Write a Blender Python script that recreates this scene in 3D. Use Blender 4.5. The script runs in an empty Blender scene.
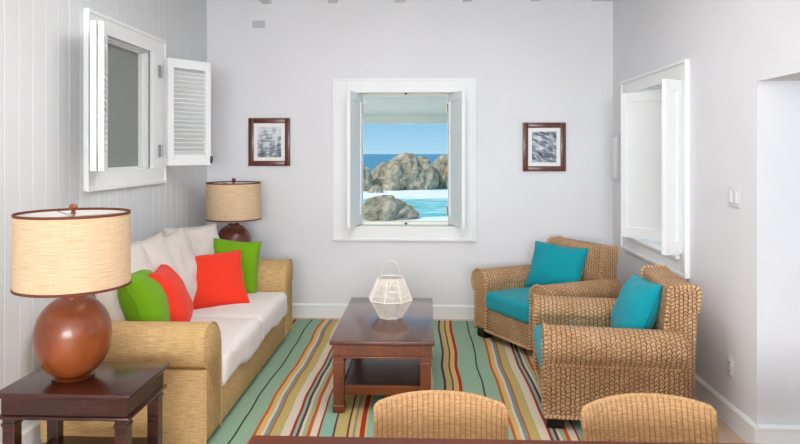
import bpy, bmesh, math, random
from math import sin, cos, pi, atan, sqrt, radians
from mathutils import Vector, Matrix, noise
S = bpy.context.scene
COL = S.collection
random.seed(7)

# ------------------------------------------------------------------ materials
def srgb(r, g, b):
    f = lambda c: (c/255/12.92) if c/255 <= .04045 else ((c/255+.055)/1.055)**2.4
    return (f(r), f(g), f(b), 1)

class NT:
    def __init__(s, name, rough=.6, spec=.3):
        s.m = bpy.data.materials.new(name); s.m.use_nodes = True
        s.t = s.m.node_tree; s.n = s.t.nodes; s.l = s.t.links
        s.b = s.n['Principled BSDF']
        s.b.inputs['Roughness'].default_value = rough
        s.b.inputs['Specular IOR Level'].default_value = spec
    def link(s, a, b): s.l.new(a, b)
    def val(s, sock, v):
        if isinstance(v, (int, float)): sock.default_value = v
        elif isinstance(v, tuple): sock.default_value = v
        else: s.l.new(v, sock)
    def math(s, op, a, b=None, c=None):
        n = s.n.new('ShaderNodeMath'); n.operation = op
        s.val(n.inputs[0], a)
        if b is not None: s.val(n.inputs[1], b)
        if c is not None: s.val(n.inputs[2], c)
        return n.outputs[0]
    def coord(s, kind='Object'):
        return s.n.new('ShaderNodeTexCoord').outputs[kind]
    def sep(s, v):
        n = s.n.new('ShaderNodeSeparateXYZ'); s.l.new(v, n.inputs[0]); return n.outputs
    def comb(s, x, y, z=0.0):
        n = s.n.new('ShaderNodeCombineXYZ')
        for i, v in enumerate((x, y, z)): s.val(n.inputs[i], v)
        return n.outputs[0]
    def scale(s, v, sc, rot=(0,0,0)):
        n = s.n.new('ShaderNodeMapping'); s.l.new(v, n.inputs[0])
        n.inputs['Scale'].default_value = sc; n.inputs['Rotation'].default_value = rot
        return n.outputs[0]
    def noise(s, v, sc=5, det=3, rough=.5, dist=0):
        n = s.n.new('ShaderNodeTexNoise'); s.l.new(v, n.inputs['Vector'])
        n.inputs['Scale'].default_value = sc; n.inputs['Detail'].default_value = det
        n.inputs['Roughness'].default_value = rough; n.inputs['Distortion'].default_value = dist
        return n.outputs[0]
    def ramp(s, f, stops, interp='LINEAR'):
        n = s.n.new('ShaderNodeValToRGB'); s.l.new(f, n.inputs[0]); cr = n.color_ramp
        cr.interpolation = interp
        while len(cr.elements) < len(stops): cr.elements.new(.5)
        for e, (p, c) in zip(cr.elements, stops): e.position = p; e.color = c
        return n.outputs[0]
    def mix(s, f, a, b, mode='MIX'):
        n = s.n.new('ShaderNodeMix'); n.data_type = 'RGBA'; n.blend_type = mode
        s.val(n.inputs[0], f); s.val(n.inputs[6], a); s.val(n.inputs[7], b)
        return n.outputs[2]
    def color(s, c): s.val(s.b.inputs['Base Color'], c)
    def bump(s, h, strength=.3, dist=.01):
        n = s.n.new('ShaderNodeBump'); s.l.new(h, n.inputs['Height'])
        n.inputs['Strength'].default_value = strength; n.inputs['Distance'].default_value = dist
        s.l.new(n.outputs[0], s.b.inputs['Normal'])

M = {}
def plain(name, rgb, rough=.6, spec=.3, bump=0, bs=60, metal=0):
    t = NT(name, rough, spec); t.b.inputs['Metallic'].default_value = metal
    c = srgb(*rgb); nz = t.noise(t.coord(), bs, 3)
    lo = tuple(x*.975 for x in c[:3])+(1,)
    t.color(t.ramp(nz, [(.35, lo), (.65, c)]))
    if bump: t.bump(nz, bump, .004)
    M[name] = t.m; return t
plain('wall_paint', (235, 235, 238), .85, .15, 0, 2)
plain('board_paint', (226, 227, 228), .7, .25, 0, 3)
plain('trim_paint', (246, 247, 247), .45, .4, 0, 3)
plain('reveal_paint', (246, 245, 232), .5, .35)
plain('ceiling_paint', (235, 235, 233), .85, .1)
plain('black_foot', (22, 18, 17), .4)
plain('metal', (165, 160, 152), .35, .5, metal=.8)
plain('dark_metal', (70, 58, 45), .4, .5, metal=.6)
plain('screen_grey', (150, 156, 152), .7, .3)
plain('plastic', (238, 238, 240), .35, .5)
plain('plate_face', (222, 222, 226), .35, .5)
plain('vent_grey', (206, 205, 212), .6)
plain('slot', (90, 88, 88), .6)
plain('mat_board', (246, 246, 243), .8)
plain('brown_trim', (112, 62, 44), .7)
plain('shade_lining', (244, 238, 236), .9)
plain('cord_string', (238, 230, 218), .8, .2, .3, 200)
plain('roof_out', (238, 234, 224), .9)

def fabric(name, rgb, weave=500, var=.1, bump=.25):
    t = NT(name, .92, .12); u = t.coord('UV')
    n1 = t.noise(t.scale(u, (weave, weave*.3, 1)), 1, 2); n2 = t.noise(t.scale(u, (weave*.3, weave, 1)), 1, 2)
    n3 = t.noise(t.coord(), 7, 3)
    h = t.math('ADD', n1, n2)
    c = srgb(*rgb); lo = tuple(x*(1-var*2) for x in c[:3])+(1,); hi = tuple(min(1, x*(1+var)) for x in c[:3])+(1,)
    t.color(t.mix(.25, t.ramp(t.math('MULTIPLY', h, .5), [(.35, lo), (.65, hi)]), t.ramp(n3, [(.3, lo), (.7, hi)])))
    hh = t.math('ADD', t.math('MULTIPLY', h, .15), t.math('MULTIPLY', n3, 1.2))
    t.bump(hh, bump, .01)
    t.b.inputs['Sheen Weight'].default_value = .15
    M[name] = t.m
fabric('linen_white', (229, 219, 211), 350, .04, .5)
fabric('seat_white', (236, 228, 222), 350, .04, .45)
fabric('green_fabric', (118, 170, 22), 400, .1, .35)
fabric('red_fabric', (242, 62, 38), 400, .07, .35)
fabric('teal_fabric', (22, 156, 170), 300, .07, .5)

def raffia(name, a, b, c, su=14, sv=230, trans=0):
    t = NT(name, .85, .15); u = t.coord('UV')
    n = t.noise(t.scale(u, (su, sv, 1)), 1, 3, .6)
    n2 = t.noise(t.scale(u, (sv*1.6, su, 1)), 1, 2)
    f = t.math('ADD', t.math('MULTIPLY', n, .75), t.math('MULTIPLY', n2, .25))
    t.color(t.ramp(f, [(.34, srgb(*a)), (.5, srgb(*b)), (.64, srgb(*c))]))
    t.bump(f, .3, .004)
    if trans:
        t.b.inputs['Transmission Weight'].default_value = 0
    M[name] = t.m
raffia('raffia', (172, 136, 90), (200, 164, 112), (218, 186, 136))
raffia('shade_cloth', (206, 172, 136), (222, 192, 156), (232, 206, 174), 9, 260)

def braid(name, a, b, c, w=.024, h=.021, k=.8, bs=.9):
    t = NT(name, .6, .25); x, y, _ = t.sep(t.coord('UV'))
    nz = t.noise(t.scale(t.coord('UV'), (40, 40, 1)), 1, 2)
    wob = t.math('MULTIPLY', t.math('SUBTRACT', nz, .5), .8)
    U = t.math('ADD', t.math('DIVIDE', x, w), wob); V = t.math('ADD', t.math('DIVIDE', y, h), wob)
    fu = t.math('FRACT', U); cu = t.math('FLOOR', U)
    ab = t.math('ABSOLUTE', t.math('SUBTRACT', fu, .5))
    par = t.math('MULTIPLY', t.math('FRACT', t.math('MULTIPLY', cu, .5)), 1.0)
    vv = t.math('ADD', t.math('ADD', V, t.math('MULTIPLY', ab, k*2)), par)
    s1 = t.math('ABSOLUTE', t.math('SINE', t.math('MULTIPLY', vv, pi)))
    s1 = t.math('POWER', s1, .6)
    ed = t.math('SUBTRACT', 1.0, t.math('POWER', t.math('MULTIPLY', ab, 2.0), 5.0))
    hgt = t.math('MULTIPLY', s1, ed)
    n2 = t.noise(t.scale(t.coord('UV'), (90, 60, 1)), 1, 3); n3 = t.noise(t.coord(), 6, 2)
    tone = t.mix(.5, t.ramp(n2, [(.3, srgb(*b)), (.7, srgb(*c))]), t.ramp(n3, [(.3, srgb(*b)), (.7, srgb(*c))]))
    t.color(t.mix(t.ramp(hgt, [(.08, (0,0,0,1)), (.68, (1,1,1,1))]), srgb(*a), tone))
    t.bump(hgt, bs, .012); M[name] = t.m
braid('seagrass', (104, 62, 34), (200, 146, 100), (244, 204, 158), .027, .024, .55)

def wicker(name):
    t = NT(name, .5, .3); x, y, _ = t.sep(t.coord('UV'))
    U = t.math('DIVIDE', x, .019); V = t.math('DIVIDE', y, .0105)
    su = t.math('ABSOLUTE', t.math('SINE', t.math('MULTIPLY', U, pi)))
    su = t.math('POWER', su, .5)
    sv = t.math('ABSOLUTE', t.math('SINE', t.math('MULTIPLY', t.math('ADD', V, t.math('MULTIPLY', t.math('FLOOR', U), .5)), pi)))
    h = t.math('MULTIPLY', su, t.math('ADD', t.math('MULTIPLY', sv, .45), .55))
    n = t.noise(t.scale(t.coord('UV'), (30, 120, 1)), 1, 3)
    tone = t.ramp(n, [(.3, srgb(184, 140, 92)), (.7, srgb(214, 172, 122))])
    t.color(t.mix(t.ramp(h, [(.1, (0,0,0,1)), (.65, (1,1,1,1))]), srgb(146, 100, 58), tone))
    t.bump(h, .7, .006); M[name] = t.m
wicker('wicker')

def wood(name, a, b, rough=.25, sc=(1, 14, 14), ring=3, coat=.3):
    t = NT(name, rough, .5); o = t.coord()
    n = t.noise(t.scale(o, sc), ring, 5, .6, .6)
    n2 = t.noise(o, 3, 2)
    f = t.math('ADD', t.math('MULTIPLY', n, .55), t.math('MULTIPLY', n2, .45))
    t.color(t.ramp(f, [(.32, srgb(*a)), (.68, srgb(*b))]))
    t.b.inputs['Coat Weight'].default_value = coat; t.b.inputs['Coat Roughness'].default_value = .15
    t.bump(f, .06, .003); M[name] = t.m
wood('mahogany', (84, 34, 8), (146, 72, 22), .28, (14, 1.2, 14))
wood('mahogany_top', (72, 36, 22), (104, 56, 36), .2, (16, 1.2, 16), coat=.5)
wood('dark_wood', (40, 15, 10), (76, 30, 18), .25, (1.2, 14, 14))
wood('dining_wood', (88, 36, 16), (122, 56, 28), .3, (1.2, 16, 16))
wood('lamp_wood', (104, 44, 16), (160, 82, 36), .28, (5, 5, 3), 1.6)
wood('lamp_wood_dark', (76, 28, 14), (124, 54, 32), .28, (5, 5, 3), 1.6)
wood('frame_wood', (66, 26, 18), (112, 54, 38), .35, (8, 8, 8))

dw = M['dining_wood'].node_tree.nodes['Principled BSDF']
dw.inputs['Coat Weight'].default_value = 0; dw.inputs['Roughness'].default_value = .5; dw.inputs['Specular IOR Level'].default_value = .2

def floor_mat():
    t = NT('floor_tile', .4, .4); o = t.coord(); x, y, _ = t.sep(o)
    n = t.noise(o, 2.5, 4); fx = t.math('FRACT', t.math('MULTIPLY', x, 2.2)); fy = t.math('FRACT', t.math('MULTIPLY', y, 2.2))
    g = t.math('MAXIMUM', t.math('GREATER_THAN', fx, .985), t.math('GREATER_THAN', fy, .985))
    c = t.ramp(n, [(.3, srgb(196, 166, 138)), (.7, srgb(214, 188, 162))])
    t.color(t.mix(g, c, srgb(170, 142, 118))); M['floor_tile'] = t.m
floor_mat()

def rug_mat():
    t = NT('rug_weave', .95, .05); o = t.coord(); x, y, _ = t.sep(o)
    # a gentle wander of every stripe, and the repeat of the stripe pattern across the width
    wob = t.math('MULTIPLY', t.math('SUBTRACT', t.noise(t.comb(t.math('MULTIPLY', x, .6), t.math('MULTIPLY', y, 1.6)), 1, 1), .5), .05)
    P0, PER = -1.08, 1.47
    f = t.math('FRACT', t.math('DIVIDE', t.math('SUBTRACT', t.math('ADD', x, wob), P0-PER), PER))
    G = (160, 190, 162); SG = (160, 196, 172); OR = (208, 104, 52); YE = (230, 190, 120); WH = (232, 216, 196)
    TE = (132, 160, 154); OL = (206, 184, 118); RD = (176, 62, 46); PU = (104, 66, 82); CR = (232, 214, 180)
    DK = (66, 78, 60); SF = (150, 192, 168)
    seq = [(.011, DK), (.086, G), (.02, OR), (.026, YE), (.02, WH), (.02, TE), (.014, OR), (.058, OL), (.048, WH),
           (.02, RD), (.016, SF), (.018, PU), (.016, CR), (.014, G), (.01, YE), (.022, OR), (.04, WH), (.012, RD),
           (.07, SF), (.014, PU), (.065, OL), (.014, PU), (.024, YE), (.016, TE), (.022, YE), (.028, RD), (.014, YE), (.064, SF),
           (.03, OL), (.016, RD), (.05, WH), (.02, TE), (.03, YE), (.018, OR), (.05, G), (.014, DK), (.04, CR), (.018, OR)]
    used = sum(w for w, c in seq)
    tail = [(.07, G), (.018, PU), (.036, OL), (.014, PU), (.03, YE), (.027, RD)]
    rest = 1.455 - used - sum(w for w, c in tail)
    seq.append((max(.02, rest*.2), CR)); seq += tail; seq.append((max(.03, 1.455-sum(w for w, c in seq)), G))
    # two ramps of up to 32 stops, switched by position
    tot = sum(w for w, c in seq); pos = []; a = 0
    for w, c in seq: pos.append((a/tot, srgb(*c))); a += w
    h = 24
    r1 = t.ramp(f, pos[:h], 'CONSTANT'); r2 = t.ramp(f, pos[h:], 'CONSTANT')
    base = t.mix(t.math('GREATER_THAN', f, pos[h][0]), r1, r2)
    n = t.noise(t.scale(o, (60, 260, 1)), 1, 3)
    n2 = t.noise(t.scale(o, (300, 12, 1)), 1, 2)
    c = t.mix(.28, base, t.ramp(n, [(.3, (.45,.45,.45,1)), (.7, (1,1,1,1))]), 'MULTIPLY')
    c = t.mix(.15, c, t.ramp(n2, [(.3, (.5,.5,.5,1)), (.7, (1,1,1,1))]), 'MULTIPLY')
    t.color(c); t.bump(n, .4, .004); M['rug_weave'] = t.m
rug_mat()

def print_mat(name, kind):
    t = NT(name, .35, .4); o = t.coord(); x, y, z = t.sep(o)
    if kind == 0:   # pale sky, dark trunks and land, ripples
        v = t.scale(o, (14, 1, 40)); n = t.noise(v, 1, 4)
        tr = t.noise(t.scale(o, (24, 1, 5)), 1, 2)
        zz = t.math('ADD', t.math('MULTIPLY', z, 1.6), .28)
        f = t.math('ADD', t.math('MULTIPLY', n, .55), t.math('MULTIPLY', t.math('ADD', zz, tr), .38))
    else:           # raking palm-leaf shadows
        v = t.scale(t.scale(o, (1, 1, 1), (0, -.45, 0)), (9, 1, 34)); n = t.noise(v, 1, 3, .55, .5)
        f = t.math('ADD', t.math('MULTIPLY', n, .9), t.math('MULTIPLY', t.noise(t.scale(o, (60, 1, 12)), 1, 3), .15))
    t.color(t.ramp(f, [(.36, srgb(38, 46, 58)), (.5, srgb(120, 132, 145)), (.66, srgb(225, 228, 234))]))
    M[name] = t.m
print_mat('print_shore', 0); print_mat('print_palm', 1)

def rock_mat():
    t = NT('rock', .95, .1); o = t.coord()
    n = t.noise(o, .9, 8, .7, .8); n2 = t.noise(t.scale(o, (1, 1, .5)), .35, 4)
    t.color(t.mix(.4, t.ramp(n, [(.34, srgb(60, 52, 42)), (.44, srgb(184, 168, 140)), (.6, srgb(244, 232, 204))]),
                  t.ramp(n2, [(.35, srgb(150, 134, 108)), (.65, srgb(226, 212, 182))])))
    t.bump(n, 1.0, 1.2); M['rock'] = t.m
rock_mat()

def sea_mat():
    t = NT('sea_water', .35, .25); o = t.coord(); x, y, _ = t.sep(o)
    rip = t.noise(t.scale(o, (.5, 1.3, 1)), 1, 5, .6)
    far = t.noise(t.scale(o, (.03, .25, 1)), 1, 4)
    teal = t.ramp(rip, [(.36, srgb(70, 160, 158)), (.5, srgb(118, 196, 192)), (.64, srgb(190, 226, 222))])
    blue = t.ramp(far, [(.35, srgb(22, 98, 128)), (.6, srgb(50, 130, 156)), (.72, srgb(130, 185, 205))])
    d = t.math('SMOOTH_MIN', 1.0, t.math('MAXIMUM', 0.0, t.math('DIVIDE', t.math('SUBTRACT', y, 88.0), 25.0)), .1)
    col = t.mix(d, teal, blue)
    # surf: a band along the foot of the far rocks and broken patches nearer in
    fn = t.noise(t.scale(o, (.22, .3, 1)), 1, 5, .65, .7)
    band = t.math('SUBTRACT', 1.0, t.math('MULTIPLY', t.math('ABSOLUTE', t.math('SUBTRACT', y, 78.0)), .075))
    band = t.math('MAXIMUM', band, t.math('SUBTRACT', 1.0, t.math('MULTIPLY', t.math('ABSOLUTE', t.math('SUBTRACT', y, 48.0)), .3)))
    band = t.math('MAXIMUM', band, 0.0)
    foam = t.math('ADD', t.math('MULTIPLY', band, .55), t.math('MULTIPLY', fn, .75))
    foam = t.math('MULTIPLY', foam, t.math('LESS_THAN', y, 100.0))
    k = t.ramp(foam, [(.54, (0,0,0,1)), (.66, (1,1,1,1))])
    t.color(t.mix(k, col, srgb(244, 246, 246)))
    t.bump(rip, .3, .3); M['sea_water'] = t.m
sea_mat()

g = NT('window_glass', .03, .5)
g.b.inputs['Transmission Weight'].default_value = 1; g.b.inputs['IOR'].default_value = 1.02
M['window_glass'] = g.m

# ------------------------------------------------------------------ mesh helpers
def new(): return bmesh.new()
def box(bm, x0, x1, y0, y1, z0, z1, bev=0, mat4=None, seg=2):
    r = bmesh.ops.create_cube(bm, size=1)
    vs = r['verts']
    for v in vs:
        v.co = Vector(((x0+x1)/2+v.co.x*(x1-x0), (y0+y1)/2+v.co.y*(y1-y0), (z0+z1)/2+v.co.z*(z1-z0)))
    if bev:
        es = list({e for v in vs for e in v.link_edges})
        r2 = bmesh.ops.bevel(bm, geom=es, offset=bev, segments=seg, profile=.5, affect='EDGES')
        vs = list({v for f in r2['faces'] for v in f.verts} | {v for v in vs if v.is_valid})
    if mat4 is not None: bmesh.ops.transform(bm, matrix=mat4, verts=vs)
    return vs
def lathe(bm, prof, n=32, cx=0, cy=0, cap=True, a0=0):
    rings = []
    for r, z in prof:
        rings.append([bm.verts.new((cx+r*cos(a0+2*pi*i/n), cy+r*sin(a0+2*pi*i/n), z)) for i in range(n)])
    for a, b in zip(rings, rings[1:]):
        for i in range(n): bm.faces.new((a[i], a[(i+1) % n], b[(i+1) % n], b[i]))
    if cap:
        if prof[0][0] > 1e-4: bm.faces.new(rings[0][::-1])
        if prof[-1][0] > 1e-4: bm.faces.new(rings[-1])
def tube(bm, pts, r, n=8, closed=False):
    pts = [Vector(p) for p in pts]; rings = []; m = len(pts); lay = bm.loops.layers.uv.verify()
    up0 = None; L = [0]
    for a, b in zip(pts, pts[1:]+pts[:1]): L.append(L[-1]+(b-a).length)
    for i, p in enumerate(pts):
        a = pts[(i-1) % m] if (i or closed) else p; b = pts[(i+1) % m] if (i < m-1 or closed) else p
        t = (b-a).normalized()
        ref = Vector((0,0,1)) if abs(t.z) < .9 else Vector((1,0,0))
        if up0 is not None and (up0-t*up0.dot(t)).length > .1: ref = up0
        s = (ref - t*ref.dot(t)).normalized(); up0 = s; q = t.cross(s)
        rings.append([bm.verts.new(p+s*r*cos(2*pi*k/n)+q*r*sin(2*pi*k/n)) for k in range(n)])
    R = [(k, rings[k], rings[k+1]) for k in range(m-1)]
    if closed: R.append((m-1, rings[-1], rings[0]))
    for k, a, b in R:
        for i in range(n):
            f = bm.faces.new((a[i], a[(i+1) % n], b[(i+1) % n], b[i])); f.tag = True
            # the strand is wrapped: one weave column wide, running along its length
            u0 = .0045+.009*abs(2*i/n-1); u1 = .0045+.009*abs(2*(i+1)/n-1)
            for lp, uv in zip(f.loops, ((u0, L[k]), (u1, L[k]), (u1, L[k+1]), (u0, L[k+1]))): lp[lay].uv = uv
    if not closed: bm.faces.new(rings[0][::-1]); bm.faces.new(rings[-1])
def extrude(bm, prof, a, b, conv, steps=1, inset=0):
    """closed 2-D profile swept from a to b; conv(p, q, t) -> xyz; real arc-length uv"""
    uvl = bm.loops.layers.uv.verify()
    n = len(prof); L = [0]
    for i in range(n): L.append(L[-1]+(Vector(prof[(i+1) % n])-Vector(prof[i])).length)
    cx = sum(p[0] for p in prof)/n; cy = sum(p[1] for p in prof)/n
    ts = [a+(b-a)*i/steps for i in range(steps+1)]; scs = [1]*len(ts)
    if inset:
        ts = [a, a+inset*.35] + [a+inset+(b-a-2*inset)*i/steps for i in range(steps+1)] + [b-inset*.35, b]
        scs = [1-inset/.09*.35, 1-inset/.09*.1] + [1]*(steps+1) + [1-inset/.09*.1, 1-inset/.09*.35]
        scs = [max(.7, s) for s in scs]
    rings = [[bm.verts.new(conv(cx+(p[0]-cx)*sc, cy+(p[1]-cy)*sc, t)) for p in prof] for t, sc in zip(ts, scs)]
    for k in range(len(rings)-1):
        for i in range(n):
            j = (i+1) % n
            f = bm.faces.new((rings[k][i], rings[k][j], rings[k+1][j], rings[k+1][i]))
            for lp, uv in zip(f.loops, ((ts[k], L[i]), (ts[k], L[i+1]), (ts[k+1], L[i+1]), (ts[k+1], L[i]))): lp[uvl].uv = uv
            f.tag = True
    for rg, pp in ((rings[0][::-1], prof[::-1]), (rings[-1], prof)):
        f = bm.faces.new(rg); f.tag = True
        for lp, p in zip(f.loops, pp): lp[uvl].uv = p
def rbox(bm, w, d, h, r, puff=0, n=14, wr=0, seed=0, c=(0,0,0), sag=None):
    """rounded cushion box centred on c"""
    hx, hy, hz = w/2, d/2, h/2; seen = {}
    def pt(p):
        q = Vector((max(-hx+r, min(hx-r, p.x*hx)), max(-hy+r, min(hy-r, p.y*hy)), max(-hz+r, min(hz-r, p.z*hz))))
        o = Vector((p.x*hx, p.y*hy, p.z*hz))-q
        v = q+(o.normalized()*r if o.length > 1e-6 else o)
        u, s = v.x/hx, v.y/hy
        v.z += (1 if v.z > 0 else -.3)*puff*(1-u*u)*(1-s*s)*(abs(v.z)/hz)
        v.x *= 1+.02*(1-(v.z/(hz+puff))**2)
        if wr:
            nv = noise.noise_vector((v+Vector((seed, 0, 0)))*5)
            v += nv*wr
        if sag: v = sag(v)
        return v+Vector(c)
    gs = [-1+2*(0.5-0.5*cos(pi*i/n)) for i in range(n+1)]
    for ax in range(3):
        for sg in (-1, 1):
            for i in range(n):
                for j in range(n):
                    vs = []
                    for a, b in ((i, j), (i+1, j), (i+1, j+1), (i, j+1)):
                        co = [0, 0, 0]; co[ax] = sg; co[(ax+1) % 3] = gs[a]; co[(ax+2) % 3] = gs[b]
                        k = tuple(round(x, 5) for x in co)
                        if k not in seen: seen[k] = bm.verts.new(pt(Vector(co)))
                        vs.append(seen[k])
                    if sg < 0: vs.reverse()
                    bm.faces.new(vs)
def pillow(w, h, t, seed=0, pinch=.07, wr=.012, n=26):
    """knife-edge scatter cushion standing in the local xz plane, base at z=0"""
    bm = new(); seen = {}
    def pt(i, j, sg):
        u = -1+2*i/n; v = -1+2*j/n
        u = math.copysign(abs(u)**.85, u); v = math.copysign(abs(v)**.85, v)
        x = u*w/2*(1-pinch*(1-v*v)); z = v*h/2*(1-pinch*(1-u*u))
        e = max(0, (1-abs(u)**2.4)*(1-abs(v)**2.4))
        y = sg*t/2*e**.5*(1+.12*noise.noise(Vector((u*1.5, v*1.5, seed))))
        nv = noise.noise_vector(Vector((x*7, z*7, seed+sg*.3)))
        edge = noise.noise(Vector((x*9, z*9, seed+5)))*.012
        return Vector((x+nv.x*wr*.6, y+nv.y*wr*(e**.5)+edge, z+nv.z*wr*.6+h/2))
    for sg in (-1, 1):
        for i in range(n+1):
            for j in range(n+1):
                b = i in (0, n) or j in (0, n)
                k = (i, j, 0 if b else sg)
                if k not in seen: seen[k] = bm.verts.new(pt(i, j, sg))
        for i in range(n):
            for j in range(n):
                q = []
                for a, b_ in ((i, j), (i+1, j), (i+1, j+1), (i, j+1)):
                    bb = a in (0, n) or b_ in (0, n); q.append(seen[(a, b_, 0 if bb else sg)])
                if sg > 0: q.reverse()
                bm.faces.new(q)
    rim = [pt(i, 0, 1) for i in range(n)]+[pt(n, j, 1) for j in range(n)]+[pt(i, n, 1) for i in range(n, 0, -1)]+[pt(0, j, 1) for j in range(n, 0, -1)]
    tube(bm, rim, .0045, 6, True)
    return bm
def wall_cells(a0, a1, z0, z1, holes):
    A = sorted({a0, a1} | {h[0] for h in holes} | {h[1] for h in holes}); Z = sorted({z0, z1} | {h[2] for h in holes} | {h[3] for h in holes})
    for p, q in zip(A, A[1:]):
        run = None
        for r, s in zip(Z, Z[1:]):
            m = ((p+q)/2, (r+s)/2)
            if any(h[0] < m[0] < h[1] and h[2] < m[1] < h[3] for h in holes):
                if run: yield (p, q, *run); run = None
            else: run = (run[0], s) if run else (r, s)
        if run: yield (p, q, *run)
def obj(name, bm, mat, parent=None, smooth=False, angle=40):
    bm.normal_update()
    uvl = bm.loops.layers.uv.verify()
    for f in bm.faces:
        if f.tag: continue
        nx, ny, nz = (abs(c) for c in f.normal)
        for lp in f.loops:
            c = lp.vert.co
            lp[uvl].uv = (c.x, c.y) if nz >= nx and nz >= ny else ((c.x, c.z) if ny >= nx else (c.y, c.z))
    me = bpy.data.meshes.new(name); bm.to_mesh(me); bm.free()
    me.materials.append(M[mat] if isinstance(mat, str) else mat)
    if smooth:
        for p in me.polygons: p.use_smooth = True
        if angle < 180: me.set_sharp_from_angle(angle=radians(angle))
    o = bpy.data.objects.new(name, me); COL.objects.link(o)
    if parent is not None: o.parent = parent
    return o
def tag(o, label, cat, group=None, kind=None):
    o['label'] = label; o['category'] = cat
    if group: o['group'] = group
    if kind: o['kind'] = kind
    return o
def thing(name, label, cat, loc=(0,0,0), rz=0, group=None):
    o = bpy.data.objects.new(name, None); COL.objects.link(o); o.empty_display_size = .1
    o.location = loc; o.rotation_euler = (0, 0, rz); return tag(o, label, cat, group)
def struct(name, bm, mat, parent=None, smooth=False):
    o = obj(name, bm, mat, parent, smooth)
    if parent is None: o['kind'] = 'structure'
    return o
def sroot(name, loc=(0,0,0)):
    o = bpy.data.objects.new(name, None); COL.objects.link(o); o.location = loc; o['kind'] = 'structure'; return o
def dup(root, loc, rz, label, group=None):
    r = root.copy(); COL.objects.link(r); r.location = loc; r.rotation_euler = (0, 0, rz); r['label'] = label
    if group: r['group'] = group
    for ch in root.children:
        c = ch.copy(); COL.objects.link(c); c.parent = r
        for gch in ch.children:
            d = gch.copy(); COL.objects.link(d); d.parent = c
    return r
def place(o, base, xd, up):
    x = Vector(xd).normalized(); z = Vector(up); z = (z-x*z.dot(x)).normalized(); y = z.cross(x)
    m = Matrix((x, y, z)).transposed().to_4x4(); m.translation = Vector(base); o.matrix_world = m

# ------------------------------------------------------------------ room shell
XL, XR, YB, YN, ZC, TH = -2.12, 1.785, 6.25, -3.6, 3.14, .26
LW = (4.09, 4.93, 1.47, 2.375)      # left window hole (y0,y1,z0,z1)
RW = (4.57, 5.79, .87, 2.11)
BW = (-.745, .364, .871, 2.198)
LW2 = (-1.6, .8, .8, 2.5)           # unseen side window, added for light from the left
AL = (1.0, 3.57, 0, 1.98)           # opening to the side passage
bm = new(); box(bm, -2.5, 4.2, -3.9, 6.6, -.2, 0); struct('floor', bm, 'floor_tile')
bm = new(); box(bm, -2.9, 4.2, -6.4, 6.6, ZC, ZC+.15); struct('ceiling', bm, 'ceiling_paint')  # overhang behind the front wall is unseen, added to block the sun
# left wall: slab and vertical boards with grooves between them
bm = new()
for c in wall_cells(YN, YB, 0, ZC, [LW, LW2]): box(bm, XL-TH, XL-.012, c[0], c[1], c[2], c[3])
y = 1.2
ph = 3.317 % .12
ys = ph
while ys < YB:
    a, b = ys, min(ys+.12, YB-.001)
    if a > 2.6:
        hol = LW
        if b <= hol[0]+.02 or a >= hol[1]-.02: box(bm, XL-.012, XL, a+.0012, b-.0012, 0, ZC, .0035, seg=1)
        else:
            box(bm, XL-.012, XL, a+.0012, b-.0012, 0, hol[2]+.0, .0035, seg=1)
            box(bm, XL-.012, XL, a+.0012, b-.0012, hol[3]-.0, ZC, .0035, seg=1)
    ys += .12
struct('wall_left', bm, 'board_paint')
bm = new()
for c in wall_cells(XL-TH, XR+TH, 0, ZC, [BW]): box(bm, c[0], c[1], YB, YB+TH, c[2], c[3])
struct('wall_back', bm, 'wall_paint')
bm = new()
for c in wall_cells(AL[1], YB, 0, ZC, [RW]): box(bm, XR, XR+TH+.06, c[0], c[1], c[2], c[3])
box(bm, XR, XR+TH+.06, YN, AL[0], 0, ZC)
box(bm, XR, XR+TH+.06, AL[0], AL[1]-.001, AL[3], ZC, 0)
# softly rounded upper corner of the opening
for k in range(6):
    a0 = pi/2*k/6; R = .035
    y1_ = AL[1]-R+R*sin(a0+.13); z_ = AL[3]-R+R*cos(a0+.13)
    box(bm, XR, XR+TH, y1_, AL[1], z_-.0, AL[3])
struct('wall_right', bm, 'wall_paint')
bm = new(); box(bm, XR+TH, 4.1, AL[1], AL[1]+.15, 0, ZC); struct('wall_passage', bm, 'wall_paint')
bm = new()
for c in wall_cells(.85, 3.57, 0, ZC, [(1.3, 3.0, .8, 2.3)]): box(bm, 3.9, 4.1, c[0], c[1], c[2], c[3])
box(bm, XR+TH, 4.1, .8, .98, 0, ZC)
struct('wall_passage_end', bm, 'wall_paint')
bm = new()
for c in wall_cells(XL-TH, XR+TH, 0, ZC, [(-1.7, 1.4, 0, 2.5)]): box(bm, c[0], c[1], YN-.2, YN, c[2], c[3])
struct('wall_front', bm, 'wall_paint')
# rafters over the room, ends showing along the top of the back wall
for i, x in enumerate((-1.53, -.885, -.24, .405, 1.05)):
    bm = new(); box(bm, x-.045, x+.045, -3.5, YB-.001, 3.035, ZC, .006); struct('trim_%d' % (i+1), bm, 'ceiling_paint')
bm = new(); box(bm, 1.56, XR-.001, -3.5, YB-.001, 3.03, ZC, .03); struct('trim_6', bm, 'ceiling_paint')
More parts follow.
